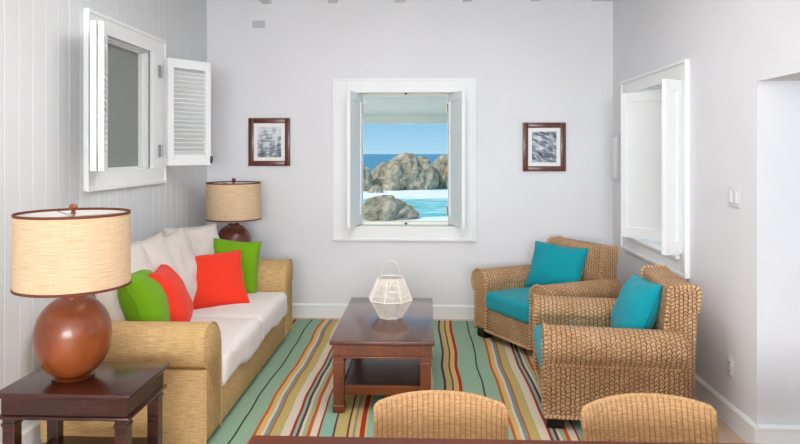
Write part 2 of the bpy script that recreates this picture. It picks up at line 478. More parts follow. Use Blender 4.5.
# baseboards
def base_prof(t=.018, h=.135): return [(0, 0), (t, 0), (t, h-.03), (t+.004, h-.026), (t+.004, h-.014), (t*.5, h), (0, h)]
bm = new(); extrude(bm, base_prof(), XL, XR, lambda p, q, t: (t, YB-p, q)); struct('baseboard_back', bm, 'trim_paint')
bm = new(); extrude(bm, base_prof(), 2.0, YB, lambda p, q, t: (XL+p, t, q)); struct('baseboard_left', bm, 'trim_paint')
bm = new(); extrude(bm, base_prof(), AL[1]-.02, YB, lambda p, q, t: (XR-p, t, q)); struct('baseboard_right', bm, 'trim_paint')
bm = new(); extrude(bm, base_prof(), XR-.02, 3.9, lambda p, q, t: (t, AL[1]-p, q)); struct('baseboard_passage', bm, 'trim_paint')

# ------------------------------------------------------------------ windows
def casing(bm, mapf, a0, a1, z0, z1, w, t=.022):
    """frame of four boards around a hole; mapf(a, depth, z) -> xyz. outer size a0..a1"""
    def bx(p0, p1, q0, q1, d0, d1):
        vs = [mapf(a, d, z) for a in (p0, p1) for d in (d0, d1) for z in (q0, q1)]
        xs = [v[0] for v in vs]; ys_ = [v[1] for v in vs]; zs = [v[2] for v in vs]
        box(bm, min(xs), max(xs), min(ys_), max(ys_), min(zs), max(zs), .003)
    bx(a0, a0+w, z0, z1, 0, t); bx(a1-w, a1, z0, z1, 0, t)
    bx(a0+w, a1-w, z1-w, z1, 0, t); bx(a0+w, a1-w, z0, z0+w, 0, t)
    e = .02                                                   # raised outer lip
    bx(a0-.004, a0+e, z0-.004, z1+.004, t, t+.012); bx(a1-e, a1+.004, z0-.004, z1+.004, t, t+.012)
    bx(a0+e, a1-e, z1-e, z1+.004, t, t+.012); bx(a0+e, a1-e, z0-.004, z0+e, t, t+.012)
    return bx
def leaf(parent, hinge, free, z0, z1, louver=True, th=.034, panels=1):
    """one shutter leaf standing between two plan points"""
    h = Vector((*hinge, 0)); f = Vector((*free, 0)); L = (f-h).length; ang = math.atan2(f.y-h.y, f.x-h.x)
    T = Matrix.Translation(h) @ Matrix.Rotation(ang, 4, 'Z')
    bm = new(); s = .052; H = z1-z0
    for a, b in ((0, s), (L-s, L)): box(bm, a, b, -th/2, th/2, z0, z1, .003)
    box(bm, s, L-s, -th/2, th/2, z1-.075, z1, .003); box(bm, s, L-s, -th/2, th/2, z0, z0+.085, .003)
    if not louver:
        box(bm, s-.002, L-s+.002, -.007, .007, z0+.08, z1-.07)
        if panels == 2: box(bm, s, L-s, -th/2, th/2, z0+H*.5-.03, z0+H*.5+.03, .003)
    o = obj('shutter', bm, 'trim_paint', parent)
    o.matrix_local = T
    if louver:
        bm = new(); zz = z0+.1
        while zz < z1-.09:
            m = Matrix.Translation((0, 0, zz)) @ Matrix.Rotation(radians(-38), 4, 'X')
            box(bm, s-.004, L-s+.004, -.024, .024, -.0035, .0035, .0015, m, 1); zz += .036
        l = obj('louvers', bm, 'trim_paint', o)
    return o
def hinge_part(parent, p, w, h, t=.006, axis='x'):
    bm = new()
    if axis == 'x': box(bm, p[0]-t/2, p[0]+t/2, p[1]-w/2, p[1]+w/2, p[2]-h/2, p[2]+h/2, .001)
    else: box(bm, p[0]-w/2, p[0]+w/2, p[1]-t/2, p[1]+t/2, p[2]-h/2, p[2]+h/2, .001)
    n = 3
    tube(bm, [(p[0]+(t if axis == 'x' else 0), p[1]-(t if axis == 'y' else 0), p[2]-h/2), (p[0]+(t if axis == 'x' else 0), p[1]-(t if axis == 'y' else 0), p[2]+h/2)], .005, 8)
    obj('hinge', bm, 'metal', parent)

# window 1: left wall, louvered leaves folded open, grey screen
w1 = sroot('window_1')
bm = new(); mp = lambda a, d, z: (XL+d, a, z)
casing(bm, mp, 3.958, 5.175, 1.355, 2.492, .118)
box(bm, XL, XL+.03, 4.93, 5.06, 1.47, 2.375, .004)
obj('window_frame', bm, 'trim_paint', w1)
bm = new()
y0, y1, z0, z1 = LW
for d, tt in ((-.05, .022), (-.025, .012)):       # stepped lining of the reveal
    box(bm, XL+d-.06, XL+d, y0, y0+tt, z0, z1); box(bm, XL+d-.06, XL+d, y1-tt, y1, z0, z1)
    box(bm, XL+d-.06, XL+d, y0, y1, z1-tt, z1); box(bm, XL+d-.06, XL+d, y0, y1, z0, z0+tt)
obj('window_lining', bm, 'trim_paint', w1)
bm = new(); box(bm, XL-.12, XL-.08, y0, y1, z0, z1); obj('window_screen', bm, 'screen_grey', w1)
leaf(w1, (XL+.04, 4.06), (-1.90, 3.655), 1.49, 2.355)
leaf(w1, (XL+.077, 4.075), (-1.863, 3.67), 1.49, 2.355)
leaf(w1, (XL+.06, 5.12), (-1.825, 5.45), 1.49, 2.355)
hinge_part(w1, (XL+.036, 5.05, 2.235), .07, .095); hinge_part(w1, (XL+.036, 5.05, 1.61), .07, .095)
bm = new(); box(bm, -.008, .008, -.012, .012, -.03, .03, .004); tube(bm, [(0, 0, .02), (.012, 0, .03), (.016, 0, .0), (.006, 0, -.03)], .004)
o = obj('shutter_latch', bm, 'dark_metal', w1); o.location = (-1.815, 5.445, 1.535)

# window 2: back wall over the sea
w2 = sroot('window_2')
bm = new(); mp = lambda a, d, z: (a, YB-d, z)
casing(bm, mp, -.883, .484, .752, 2.305, .135)
obj('window_frame', bm, 'trim_paint', w2)
bm = new(); x0, x1, z0, z1 = BW; YO = 6.44
box(bm, x0, -.618, YO-.02, YO+.05, z0, z1); box(bm, .226, x1, YO-.02, YO+.05, z0, z1)
box(bm, -.618, .226, YO-.02, YO+.05, 2.155, z1); box(bm, -.618, .226, YO-.02, YO+.05, z0, .912)
box(bm, x0, x1, YB, YO-.02, z1-.012, z1); box(bm, x0, x1, YB-.01, YO-.02, z0, z0+.014, .002)
obj('window_lining', bm, 'reveal_paint', w2)
leaf(w2, (-.632, 6.405), (-.705, 5.96), .895, 2.165, False); leaf(w2, (.24, 6.405), (.353, 5.96), .895, 2.165, False)
for x in (-.612, .218): hinge_part(w2, (x, 6.412, 2.03), .022, .085, .008, 'y'); hinge_part(w2, (x, 6.412, 1.02), .022, .085, .008, 'y')
for z in (2.178, .893):
    bm = new(); box(bm, -.2, -.175, YO-.034, YO-.02, z-.01, z+.01, .003); obj('bolt_hole', bm, 'dark_metal', w2)
bm = new(); box(bm, -.612, .22, 6.462, 6.466, .915, 2.152); obj('window_pane', bm, 'window_glass', w2)
# sloping porch roof over that window, outside
bm = new()
vs = [bm.verts.new(p) for p in ((-2.6, 6.52, 2.33), (2.6, 6.52, 2.33), (2.6, 7.9, 2.03), (-2.6, 7.9, 2.03),
                                (-2.6, 6.52, 2.39), (2.6, 6.52, 2.39), (2.6, 7.9, 2.09), (-2.6, 7.9, 2.09))]
for f in ((0, 1, 2, 3), (7, 6, 5, 4), (0, 4, 5, 1), (1, 5, 6, 2), (2, 6, 7, 3), (3, 7, 4, 0)): bm.faces.new([vs[i] for i in f])
struct('trim_7', bm, 'reveal_paint')
bm = new(); box(bm, -2.6, 2.6, 7.82, 7.9, 1.935, 2.05, .006); struct('trim_8', bm, 'reveal_paint')

# window 3: right wall, solid folding leaves
w3 = sroot('window_3')
bm = new(); mp = lambda a, d, z: (XR-d, a, z)
casing(bm, mp, 4.455, 5.905, .745, 2.225, .118)
box(bm, XR-.045, XR+.02, 4.58, 5.78, .855, .878, .004)
obj('window_frame', bm, 'trim_paint', w3)
bm = new(); y0, y1, z0, z1 = RW
box(bm, XR, XR+.3, y1-.012, y1, z0, z1); box(bm, XR, XR+.3, y0, y0+.012, z0, z1)
box(bm, XR, XR+.3, y0, y1, z1-.012, z1); box(bm, XR, XR+.3, y0, y1, z0, z0+.014)
box(bm, XR+.2, XR+.27, 5.05, 5.13, z0, z1)
for a, b in ((y0+.012, 5.05), (5.13, y1-.012)):
    box(bm, XR+.22, XR+.26, a, a+.05, z0, z1); box(bm, XR+.22, XR+.26, b-.05, b, z0, z1)
    box(bm, XR+.22, XR+.26, a, b, z0, z0+.06); box(bm, XR+.22, XR+.26, a, b, z1-.06, z1)
obj('window_lining', bm, 'trim_paint', w3)
bm = new(); box(bm, XR+.236, XR+.24, y0+.05, y1-.05, z0+.05, z1-.05); obj('window_pane', bm, 'window_glass', w3)
leaf(w3, (2.0, 5.11), (1.632, 5.46), .90, 2.085, False)
leaf(w3, (1.765, 4.555), (1.615, 4.475), .90, 2.095, False, .03, 2)

# side window and doorway, both unseen, added to hold the fill lights
w4 = sroot('window_4')
bm = new(); casing(bm, lambda a, d, z: (XL+d, a, z), LW2[0]-.1, LW2[1]+.1, LW2[2]-.1, LW2[3]+.1, .1)
obj('window_frame', bm, 'trim_paint', w4)
d1 = sroot('door_1')
bm = new(); casing(bm, lambda a, d, z: (a, YN+d, z), -1.8, 1.5, -.1, 2.6, .1); obj('door_frame', bm, 'trim_paint', d1)

# ------------------------------------------------------------------ rug
bm = new(); n = 40
xa, xb, ya, yb = -1.6, 1.44, 3.25, 6.15
rows = []
for j in range(n+1):
    t = j/n; yy = ya+(yb-ya)*t; dx = .008*noise.noise(Vector((yy*2, 3, 0)))
    rows.append([bm.verts.new((xa+(xb-xa)*i/12+dx, yy+(.006*noise.noise(Vector((i*.8, yy, 1))) if j in (0, n) else 0), .0015+.0065)) for i in range(13)])
for a, b in zip(rows, rows[1:]):
    for i in range(12): bm.faces.new((a[i], a[i+1], b[i+1], b[i]))
r = bmesh.ops.extrude_face_region(bm, geom=bm.faces[:])
bmesh.ops.translate(bm, verts=[v for v in r['geom'] if isinstance(v, bmesh.types.BMVert)], vec=(0, 0, -.0065))
bmesh.ops.recalc_face_normals(bm, faces=bm.faces[:])
tag(obj('striped_rug', bm, 'rug_weave'), 'large flat woven rug with green, orange, yellow and white stripes on the floor', 'rug')

# ------------------------------------------------------------------ sofa
SY0, SY1 = 3.38, 5.62; AW = .27
sofa = thing('sofa', 'long woven raffia sofa with a white seat along the left wall', 'sofa', (-1.62, (SY0+SY1)/2, 0))
sx0, sx1 = -.455, .465; hl = (SY1-SY0)/2
def sofa_arm(sg):
    # closed section, p across (0 inner face, + outward), q height
    pr = [(0, .05), (0, .48)]
    for k in range(13): a = pi-pi/2*k/12; pr.append((.18+.18*cos(a), .49+.186*sin(a)))
    for k in range(1, 13): a = pi/2-(pi*.94)*k/12; pr.append((.205+.095*cos(a), .56+.115*sin(a)))
    pr += [(AW-.012, .445), (AW-.012, .05)]
    bm = new()
    base = sg*(hl-AW)
    f = (lambda p, q, t: (t, base+sg*p, q))
    if sg > 0: extrude(bm, pr, sx0+.02, sx1-.0, f, 8, .018)
    else: extrude(bm, pr[::-1], sx0+.02, sx1-.0, f, 8, .018)
    # welt round the front of the arm
    fr = [(sx1-.004, base+sg*p, q) for p, q in pr]
    tube(bm, fr, .006, 6)
    bmesh.ops.recalc_face_normals(bm, faces=bm.faces[:])
    return obj('arm', bm, 'raffia', sofa, True, 50)
sofa_arm(-1); sofa_arm(1)
bm = new(); box(bm, sx0+.2, sx1-.012, -hl+AW-.01, hl-AW+.01, .045, .275, .012); obj('base', bm, 'raffia', sofa, True)
bm = new(); box(bm, sx0, sx0+.2, -hl+.02, hl-.02, .05, .72, .05, seg=4); obj('backrest', bm, 'raffia', sofa, True)
for yy0, yy1 in ((-hl+AW+.008, 0), (0, hl-AW-.008)):
    c = (.155, (yy0+yy1)/2, .365); w_ = .66; dd = yy1-yy0
    bm = new()
    def sag(v, dd=dd):
        if v.x > w_*.38 and v.z < 0: v.z -= .05*(.6+.4*sin(v.y*9)); v.x += .005*sin(v.y*23)
        return v
    rbox(bm, w_, dd-.012, .17, .05, .02, 18, .007, yy0*7, c, sag)
    obj('seat_cushion', bm, 'seat_white', sofa, True, 180)
for x in (sx0+.06, sx1-.06):
    for yy in (-hl+.07, hl-.07, ):
        bm = new(); lathe(bm, [(.022, .009), (.03, .05), (.03, .056)], 16, x, yy); obj('foot', bm, 'black_foot', sofa, True)
bm = new(); lathe(bm, [(.022, .009), (.03, .05)], 16, sx1-.07, hl-AW-.05); obj('foot', bm, 'black_foot', sofa, True)

# white back cushions in a row
back = [((-1.70, 3.93), .05, .56, 'white linen back cushion at the near sofa end, half hidden by the large lamp'),
        ((-1.71, 4.27), .10, .56, 'white linen back cushion directly behind the near green and red pillows'),
        ((-1.70, 4.69), .02, .56, 'white linen back cushion between the near red pillow and the middle red pillow'),
        ((-1.73, 5.10), .0, .55, 'white linen back cushion furthest along the sofa, behind the large red pillow')]
for i, ((x, yy), a, sz, lb) in enumerate(back):
    o = obj('back_cushion', pillow(sz, sz+.02, .2, i*3.1, .05, .016), 'linen_white', None, True, 180)
    place(o, (x, yy, .462), (sin(a)*.9+(.12 if i < 3 else .5), 1, [.06, .1, .08, -.03][i]), (-.40, 0, 1))
    tag(o, lb, 'cushion', 'white back cushions on the sofa')
def scatter(mat, w, h, t, seed, base, xd, up, lb, gp):
    o = obj('throw_pillow', pillow(w, h, t, seed), mat, None, True, 180); place(o, base, xd, up); return tag(o, lb, 'pillow', gp)
scatter('green_fabric', .47, .46, .26, 11, (-1.62, 3.93, .455), (-.27, .95, 0), (-.44, 0, 1), 'lime green throw pillow nearest the camera, beside the large lamp', 'green pillows on the sofa')
scatter('red_fabric', .45, .44, .2, 12, (-1.545, 4.14, .455), (-.22, .97, 0), (-.46, 0, 1), 'red throw pillow tucked behind the near green pillow', 'red pillows on the sofa')
scatter('red_fabric', .49, .44, .15, 13, (-1.535, 4.72, .452), (.88, .45, .05), (-.45, .50, 1), 'large red throw pillow facing out in the middle of the sofa', 'red pillows on the sofa')
scatter('green_fabric', .38, .44, .15, 14, (-1.545, 5.15, .46), (.96, .25, -.1), (-.5, .2, 1), 'lime green throw pillow leaning at the far arm behind the red one', 'green pillows on the sofa')

# ------------------------------------------------------------------ end tables and lamps
def end_table(loc, lb):
    t = thing('end_table', lb, 'side table', loc, 0, 'dark wooden end tables'); W_, D_, H_ = .59, .43, .58
    x, y = W_/2, D_/2
    bm = new(); box(bm, -x, x, -y, y, H_-.024, H_, .007, seg=3); obj('tabletop', bm, 'dark_wood', t, True)
    bm = new(); e = .022
    box(bm, -x+e, x-e, -y+e, y-e, H_-.10, H_-.024, .002); obj('apron', bm, 'dark_wood', t)
    bm = new(); e = .008
    box(bm, -x+e, x-e, -y+e, y-e, H_-.115, H_-.10, .006); obj('moulding', bm, 'dark_wood', t, True)
    for a in (-1, 1):
        for b in (-1, 1):
            bm = new(); cx, cy = a*(x-.052), b*(y-.052)
            box(bm, cx-.027, cx+.027, cy-.027, cy+.027, 0, H_-.115, .004)
            box(bm, cx-.031, cx+.031, cy-.031, cy+.031, 0.0, .045, .004)
            box(bm, cx-.031, cx+.031, cy-.031, cy+.031, H_-.15, H_-.135, .004)
            obj('leg', bm, 'dark_wood', t)
    bm = new(); box(bm, -x+.04, x-.04, -y+.04, y-.04, .205, .235, .004); obj('shelf', bm, 'dark_wood', t)
    return t
et = end_table((-1.53, 2.89, 0), 'dark wooden end table in the left foreground under the large lamp')
end_table((-1.735, 5.93, 0), 'dark wooden end table hidden beyond the far arm of the sofa under the far lamp')
def lamp(loc, lb, wood_):
    t = thing('table_lamp', lb, 'lamp', loc, 0, 'table lamps with drum shades')
    bm = new(); pr = [(.0, .0), (.085, .0), (.09, .006)]
    for k in range(2, 31):
        a = -pi/2+pi*k/31.5
        pr.append((.162*cos(a)**.82 if cos(a) > 0 else 0, .185+.185*sin(a)*(1 if a < 0 else .98)))
    pr = [p for p in pr if p[0] > .045 or p[1] < .1]
    pr += [(.05, .368), (.045, .376), (0.0, .377)]
    lathe(bm, pr, 48); obj('base', bm, wood_, t, True, 60)
    bm = new(); tube(bm, [(0, 0, .37), (0, 0, .745)], .007, 10); lathe(bm, [(.018, .375), (.018, .44), (.012, .45)], 16)
    for k in range(3):
        a = 2*pi*k/3+.3; tube(bm, [(0, 0, .725), (.236*cos(a), .236*sin(a), .738)], .0025, 6)
    obj('stem', bm, 'metal', t, True)
    R = .243; zb, zt = .412, .745
    uv = new(); lay = uv.loops.layers.uv.verify(); n = 64
    ring = [[uv.verts.new((R*(1.0 if z == zb else .985)*cos(2*pi*i/n), R*(1.0 if z == zb else .985)*sin(2*pi*i/n), z)) for i in range(n)] for z in (zb, zt)]
    for i in range(n):
        j = (i+1) % n; f = uv.faces.new((ring[0][i], ring[0][j], ring[1][j], ring[1][i])); f.tag = True
        for lp, q in zip(f.loops, ((i*R*2*pi/n, 0), ((i+1)*R*2*pi/n, 0), ((i+1)*R*2*pi/n, .35), (i*R*2*pi/n, .35))): lp[lay].uv = q
    sh = obj('lamp_shade', uv, 'shade_cloth', t, True, 180)
    bm = new(); r2 = R-.004
    lathe(bm, [(r2, zb+.001), (r2*.985, zt-.001)], 64, cap=False)
    for f in bm.faces: f.normal_flip()
    obj('shade_lining', bm, 'shade_lining', sh, True)
    for z, rr in ((zb+.004, R+.001), (zt-.004, R*.985+.001)):
        bm = new(); lathe(bm, [(rr-.006, z-.005), (rr+.001, z-.006), (rr+.002, z), (rr+.001, z+.006), (rr-.006, z+.005), (rr-.006, z-.005)], 64, cap=False)
        obj('shade_trim', bm, 'brown_trim', sh, True)
    bm = new(); lathe(bm, [(.0, .738), (.012, .738), (.012, .745), (.006, .749), (.014, .756), (.020, .768), (.014, .781), (.0, .786)], 20)
    obj('finial', bm, wood_, t, True)
    return t
lamp((-1.60, 2.90, .58), 'large table lamp with a round orange-brown wooden base on the near end table', 'lamp_wood')
lamp((-1.73, 5.82, .58), 'table lamp with a round dark red-brown base at the far end of the sofa', 'lamp_wood_dark')

# ------------------------------------------------------------------ coffee table and lantern
ct = thing('coffee_table', 'low mahogany coffee table with a lower shelf in the middle of the rug', 'table', (-.262, 4.53, 0))
w, d, H = .32, .60, .45
bm = new(); box(bm, -w, w, -d, d, H-.026, H, .007, seg=3); obj('tabletop', bm, 'mahogany_top', ct, True)
bm = new(); box(bm, -w+.022, w-.022, -d+.022, d-.022, H-.095, H-.026, .002); obj('apron', bm, 'mahogany', ct)
bm = new(); box(bm, -w+.01, w-.01, -d+.01, d-.01, H-.108, H-.095, .005); obj('moulding', bm, 'mahogany', ct, True)
for a in (-1, 1):
    for b in (-1, 1):
        bm = new(); cx, cy = a*(w-.055), b*(d-.052); e = .033
        box(bm, cx-e, cx+e, cy-e, cy+e, .008, H-.108, .004); box(bm, cx-e-.005, cx+e+.005, cy-e-.005, cy+e+.005, .008, .055, .004)
        box(bm, cx-e-.005, cx+e+.005, cy-e-.005, cy+e+.005, H-.15, H-.13, .004); obj('leg', bm, 'mahogany', ct)
bm = new(); box(bm, -w+.07, w-.07, -d+.05, d-.05, .128, .150, .003); obj('shelf', bm, 'dark_wood', ct)
bm = new()
for b in (-1, 1): box(bm, -w+.06, w-.06, b*(d-.06)-.015, b*(d-.06)+.015, .11, .165, .003)
for a in (-1, 1): box(bm, a*(w-.06)-.015, a*(w-.06)+.015, -d+.06, d-.06, .11, .165, .003)
obj('shelf_rail', bm, 'mahogany', ct)

ln = thing('lantern', 'faceted white string lantern with a loop handle on the coffee table', 'lantern', (-.24, 4.53, .4505), radians(10))
tiers = [(.085, .008), (.155, .125), (.090, .272)]; N = 8
def vtx(k, i): a = 2*pi*i/N+pi/8; return Vector((tiers[k][0]*cos(a), tiers[k][0]*sin(a), tiers[k][1]))
bm = new()
for k in range(3):
    for i in range(N): tube(bm, [vtx(k, i), vtx(k, (i+1) % N)], .0045 if k else .007, 6)
for k in range(2):
    for i in range(N): tube(bm, [vtx(k, i), vtx(k+1, i)], .0045, 6)
obj('frame', bm, 'cord_string', ln)
bm = new()
for k in range(2):
    for i in range(N):
        a, b, c, e = vtx(k, i), vtx(k, (i+1) % N), vtx(k+1, (i+1) % N), vtx(k+1, i)
        for q in range(1, 13):
            s = q/13; tube(bm, [a.lerp(b, s), e.lerp(c, s)], .0019, 4)
        for q in (.25, .5, .75): tube(bm, [a.lerp(e, q), b.lerp(c, q)], .002, 4)
        if k == 1: tube(bm, [a, e.lerp(c, .5)], .002, 4); tube(bm, [b, e.lerp(c, .5)], .002, 4)
obj('string_weave', bm, 'cord_string', ln)
bm = new(); lathe(bm, [(0, 0), (.088, 0), (.088, .012), (0, .012)], 8, a0=pi/8); obj('base', bm, 'cord_string', ln)
bm = new(); lathe(bm, [(0, .012), (.05, .012), (.052, .17), (.0, .172)], 24); tube(bm, [(0, 0, .17), (.002, 0, .19)], .002); obj('candle', bm, 'shade_lining', ln, True)
bm = new(); tube(bm, [(.066*cos(pi*k/20), 0, .272+.12*sin(pi*k/20)**.8 if 0 < k < 20 else .272) for k in range(21)], .0022, 6); obj('handle', bm, 'cord_string', ln, True)

# ------------------------------------------------------------------ woven armchairs
def armchair(lb, loc, rz):
    t = thing('armchair', lb, 'armchair', loc, rz, 'woven seagrass armchairs')
    HW, HD = .46, .44; A = .165
    for sg in (-1, 1):
        pr = [(0, .07), (0, .48)]
        for k in range(17): a = pi-(pi*1.28)*k/16; pr.append((.10+.11*cos(a), .475+.105*sin(a)))
        pr += [(A-.01, .375), (A-.01, .07)]
        bm = new(); base = sg*(HW-A)
        f = lambda p, q, s: (base+sg*p, s, q+.012*(1-((s+HD)/(2*HD))))
        extrude(bm, pr if sg < 0 else pr[::-1], -HD, HD-.10, f, 8, .02)
        tube(bm, [(base+sg*p*.985, -HD+.002, q+.012) for p, q in pr], .011, 8)
        tube(bm, [(base+sg*(A-.006), y_, .38) for y_ in (-HD+.01, 0, HD-.12)], .007, 6)
        tube(bm, [(base+sg*(A-.008), y_, .08) for y_ in (-HD, HD-.1)], .011, 8)
        bmesh.ops.recalc_face_normals(bm, faces=bm.faces[:])
        obj('arm', bm, 'seagrass', t, True, 50)
    bm = new(); box(bm, -HW+A-.005, HW-A+.005, -HD+.012, HD-.12, .07, .285, .015)
    tube(bm, [(-HW+A, -HD+.01, .083), (HW-A, -HD+.01, .083)], .011, 8); tube(bm, [(-HW+A, -HD+.015, .283), (HW-A, -HD+.015, .283)], .012, 8)
    obj('seat_frame', bm, 'seagrass', t, True)
    # raked back with a rolled top edge
    pr = [(HD-.20, .07), (HD-.20, .42), (HD-.168, .775)]
    for k in range(7): a = pi-pi/2*k/6; pr.append((HD-.138+.03*cos(a), .785+.035*sin(a)))
    for k in range(7): a = pi/2-pi*.6*k/6; pr.append((HD-.035+.04*cos(a), .785+.04*sin(a)))
    pr += [(HD-.008, .68), (HD-.03, .07)]
    bm = new(); BWD = .34
    extrude(bm, pr, -BWD, BWD, lambda p, q, s: (s, p, q), 8, .03)
    bmesh.ops.recalc_face_normals(bm, faces=bm.faces[:])
    for sg in (-1, 1): tube(bm, [(sg*(BWD-.01), p, q) for p, q in pr[:-1]], .011, 8)
    obj('backrest', bm, 'seagrass', t, True, 50)
    bm = new(); rbox(bm, 2*(HW-A)-.008, 2*HD-.20, .155, .04, .015, 16, .004, 3, (0, -.115, .345)); obj('seat_cushion', bm, 'teal_fabric', t, True, 180)
    # piping round the top of the cushion
    for a in (-1, 1):
        for b in (-1, 1):
            bm = new(); cx, cy = a*(HW-.075), (-HD+.06 if b < 0 else HD-.16)
            box(bm, cx-.055, cx+.055, cy-.05, cy+.05, .0085, .078, .012); obj('foot', bm, 'black_foot', t)
    return t
C1 = (1.17, 4.17, 0); A1 = radians(-95.5)
C2 = (1.04, 5.49, 0); A2 = radians(-60)
armchair('woven seagrass armchair with teal seat, nearer of the two, side turned to the camera', C1, A1)
armchair('woven seagrass armchair with teal seat, further one by the back wall, front showing', C2, A2)
def on_chair(C, a, lx, ly, z): return (C[0]+lx*cos(a)-ly*sin(a), C[1]+lx*sin(a)+ly*cos(a), z)
def dirc(a, lx, ly, lz): return (lx*cos(a)-ly*sin(a), lx*sin(a)+ly*cos(a), lz)
scatter('teal_fabric', .46, .41, .2, 21, on_chair(C1, A1, .0, .085, .415), dirc(A1, 1, .12, .04), dirc(A1, 0, .42, 1), 'teal pillow leaning on the back of the nearer woven armchair', 'teal armchair pillows')
scatter('teal_fabric', .52, .41, .15, 22, on_chair(C2, A2, -.05, .05, .42), dirc(A2, 1, .30, -.04), dirc(A2, -.05, .42, 1), 'teal pillow leaning on the back of the armchair by the back wall', 'teal armchair pillows')

# ------------------------------------------------------------------ dining table and chairs
dt = thing('dining_table', 'polished reddish-brown dining table at the bottom edge of the view', 'table', (.62, 1.32, 0))
bm = new(); box(bm, -1.14, 1.14, -.62, .62, .715, .75, .010, seg=3); obj('tabletop', bm, 'dining_wood', dt, True)
bm = new(); box(bm, -1.05, 1.05, -.53, .53, .63, .714, .003); obj('apron', bm, 'dining_wood', dt)
for a in (-1, 1):
    for b in (-1, 1):
        bm = new(); lathe(bm, [(.026, 0), (.03, .03), (.036, .4), (.042, .56), (.034, .575), (.045, .59), (.045, .63)], 20, a*1.0, b*.48)
        obj('leg', bm, 'dining_wood', dt, True)
def dining_chair(lb, loc, rz):
    t = thing('dining_chair', lb, 'chair', loc, rz, 'wicker dining chairs')
    # curved woven back: shell swept round an arc, rear of the chair towards +y
    bm = new(); lay = bm.loops.layers.uv.verify(); n = 34; m = 12; R = .42; half = .555; th = .028
    def pt(i, j, o):
        s = -1+2*i/n; a = s*half; q = j/m
        top = .754-.024*abs(s)**2.2-.010*max(0, abs(s)-.94)/.06; z = .40+(top-.40)*q
        r = R+o*th/2+.015*q
        if j == m and o: r = R+.015+o*th*.32
        return Vector((r*sin(a)*.98, r*cos(a)*.9-R*.9+.06*q+.17, z+(0 if j < m else -.004*abs(o))))
    V = {(i, j, o): bm.verts.new(pt(i, j, o)) for i in range(n+1) for j in range(m+1) for o in (-1, 1)}
    def quad(ks, uvs):
        f = bm.faces.new([V[k] for k in ks]); f.tag = True
        for lp, u in zip(f.loops, uvs): lp[lay].uv = u
    du = 2*half*R/n; dv = .40/m
    for i in range(n):
        for j in range(m):
            U = ((i*du, j*dv), ((i+1)*du, j*dv), ((i+1)*du, (j+1)*dv), (i*du, (j+1)*dv))
            quad([(i, j, 1), (i+1, j, 1), (i+1, j+1, 1), (i, j+1, 1)], U); quad([(i, j, -1), (i, j+1, -1), (i+1, j+1, -1), (i+1, j, -1)], (U[0], U[3], U[2], U[1]))
        quad([(i, m, 1), (i+1, m, 1), (i+1, m, -1), (i, m, -1)], ((i*du, 0), ((i+1)*du, 0), ((i+1)*du, .02), (i*du, .02)))
        quad([(i, 0, -1), (i+1, 0, -1), (i+1, 0, 1), (i, 0, 1)], ((i*du, 0), ((i+1)*du, 0), ((i+1)*du, .02), (i*du, .02)))
    for i in (0, n):
        for j in range(m): quad([(i, j, -1), (i, j, 1), (i, j+1, 1), (i, j+1, -1)], ((0, j*dv), (.02, j*dv), (.02, (j+1)*dv), (0, (j+1)*dv)))
    tube(bm, [pt(i, m, 0)+Vector((0, 0, -.004)) for i in range(n+1)], .008, 8)
    for i in (0, n): tube(bm, [pt(i, j, 0) for j in range(m+1)], .008, 8)
    bmesh.ops.recalc_face_normals(bm, faces=bm.faces[:])
    obj('backrest', bm, 'wicker', t, True, 50)
    bm = new(); rbox(bm, .45, .42, .06, .025, .008, 10, 0, 0, (0, -.055, .43)); obj('seat', bm, 'wicker', t, True, 180)
    for a in (-1, 1):
        for b in (-1, 1):
            bm = new(); cx, cy = a*.19, -.055+b*.175
            lathe(bm, [(.014, 0), (.02, .42)], 12, cx, cy); obj('leg', bm, 'wicker', t, True)
    return t
dining_chair('wicker dining chair with a curved back, left of the two at the table', (.05, 2.06, 0), radians(-1))
dining_chair('wicker dining chair with a curved back, right of the two, before the woven armchair', (.77, 2.06, 0), radians(3))

# ------------------------------------------------------------------ things on the walls
def picture(lb, x, z, pm, rot=0):
    t = thing('picture_frame', lb, 'picture', (x, YB-.001, z), 0, 'framed pictures on the back wall'); a, b = .203, .232; f = .05
    bm = new()
    for q in ((-a, -a+f, -b, b), (a-f, a, -b, b)): box(bm, q[0], q[1], -.026, 0, q[2], q[3], .005)
    for q in ((-a+f, a-f, b-f, b), (-a+f, a-f, -b, -b+f)): box(bm, q[0], q[1], -.024, 0, q[2], q[3], .004)
    obj('frame', bm, 'frame_wood', t, True)
    bm = new(); box(bm, -a+f, a-f, -.012, -.004, -b+f, b-f); obj('mat', bm, 'mat_board', t)
    bm = new(); box(bm, -a+.088, a-.088, -.014, -.012, -b+.085, b-.085); obj('print', bm, pm, t)
picture('small dark wood framed grey picture left of the back window, above the far lamp', -1.505, 1.697, 'print_shore')
picture('small dark wood framed grey palm leaf picture right of the back window', 1.134, 1.648, 'print_palm')

sw = thing('light_switch', 'white light switch plate on the right wall near the passage', 'switch', (XR-.001, 3.82, 1.342))
bm = new(); box(bm, -.007, 0, -.075, .075, -.06, .06, .004); obj('plate', bm, 'plate_face', sw, True)
for yy in (-.033, .033):
    bm = new(); box(bm, -.011, -.006, yy-.016, yy+.016, -.033, .033, .002); obj('rocker', bm, 'plastic', sw)
ot = thing('power_outlet', 'white power outlet plate low on the right wall', 'outlet', (XR-.001, 3.866, .345))
bm = new(); box(bm, -.007, 0, -.04, .04, -.06, .06, .004); obj('plate', bm, 'plate_face', ot, True)
for zz in (-.025, .025):
    bm = new(); box(bm, -.010, -.006, -.02, .02, zz-.017, zz+.017, .003)
    s_ = obj('socket', bm, 'plastic', ot)
    bm = new()
    for yy in (-.007, .007): box(bm, -.0108, -.0095, yy-.0018, yy+.0018, zz-.006, zz+.007)
    obj('slots', bm, 'slot', s_)
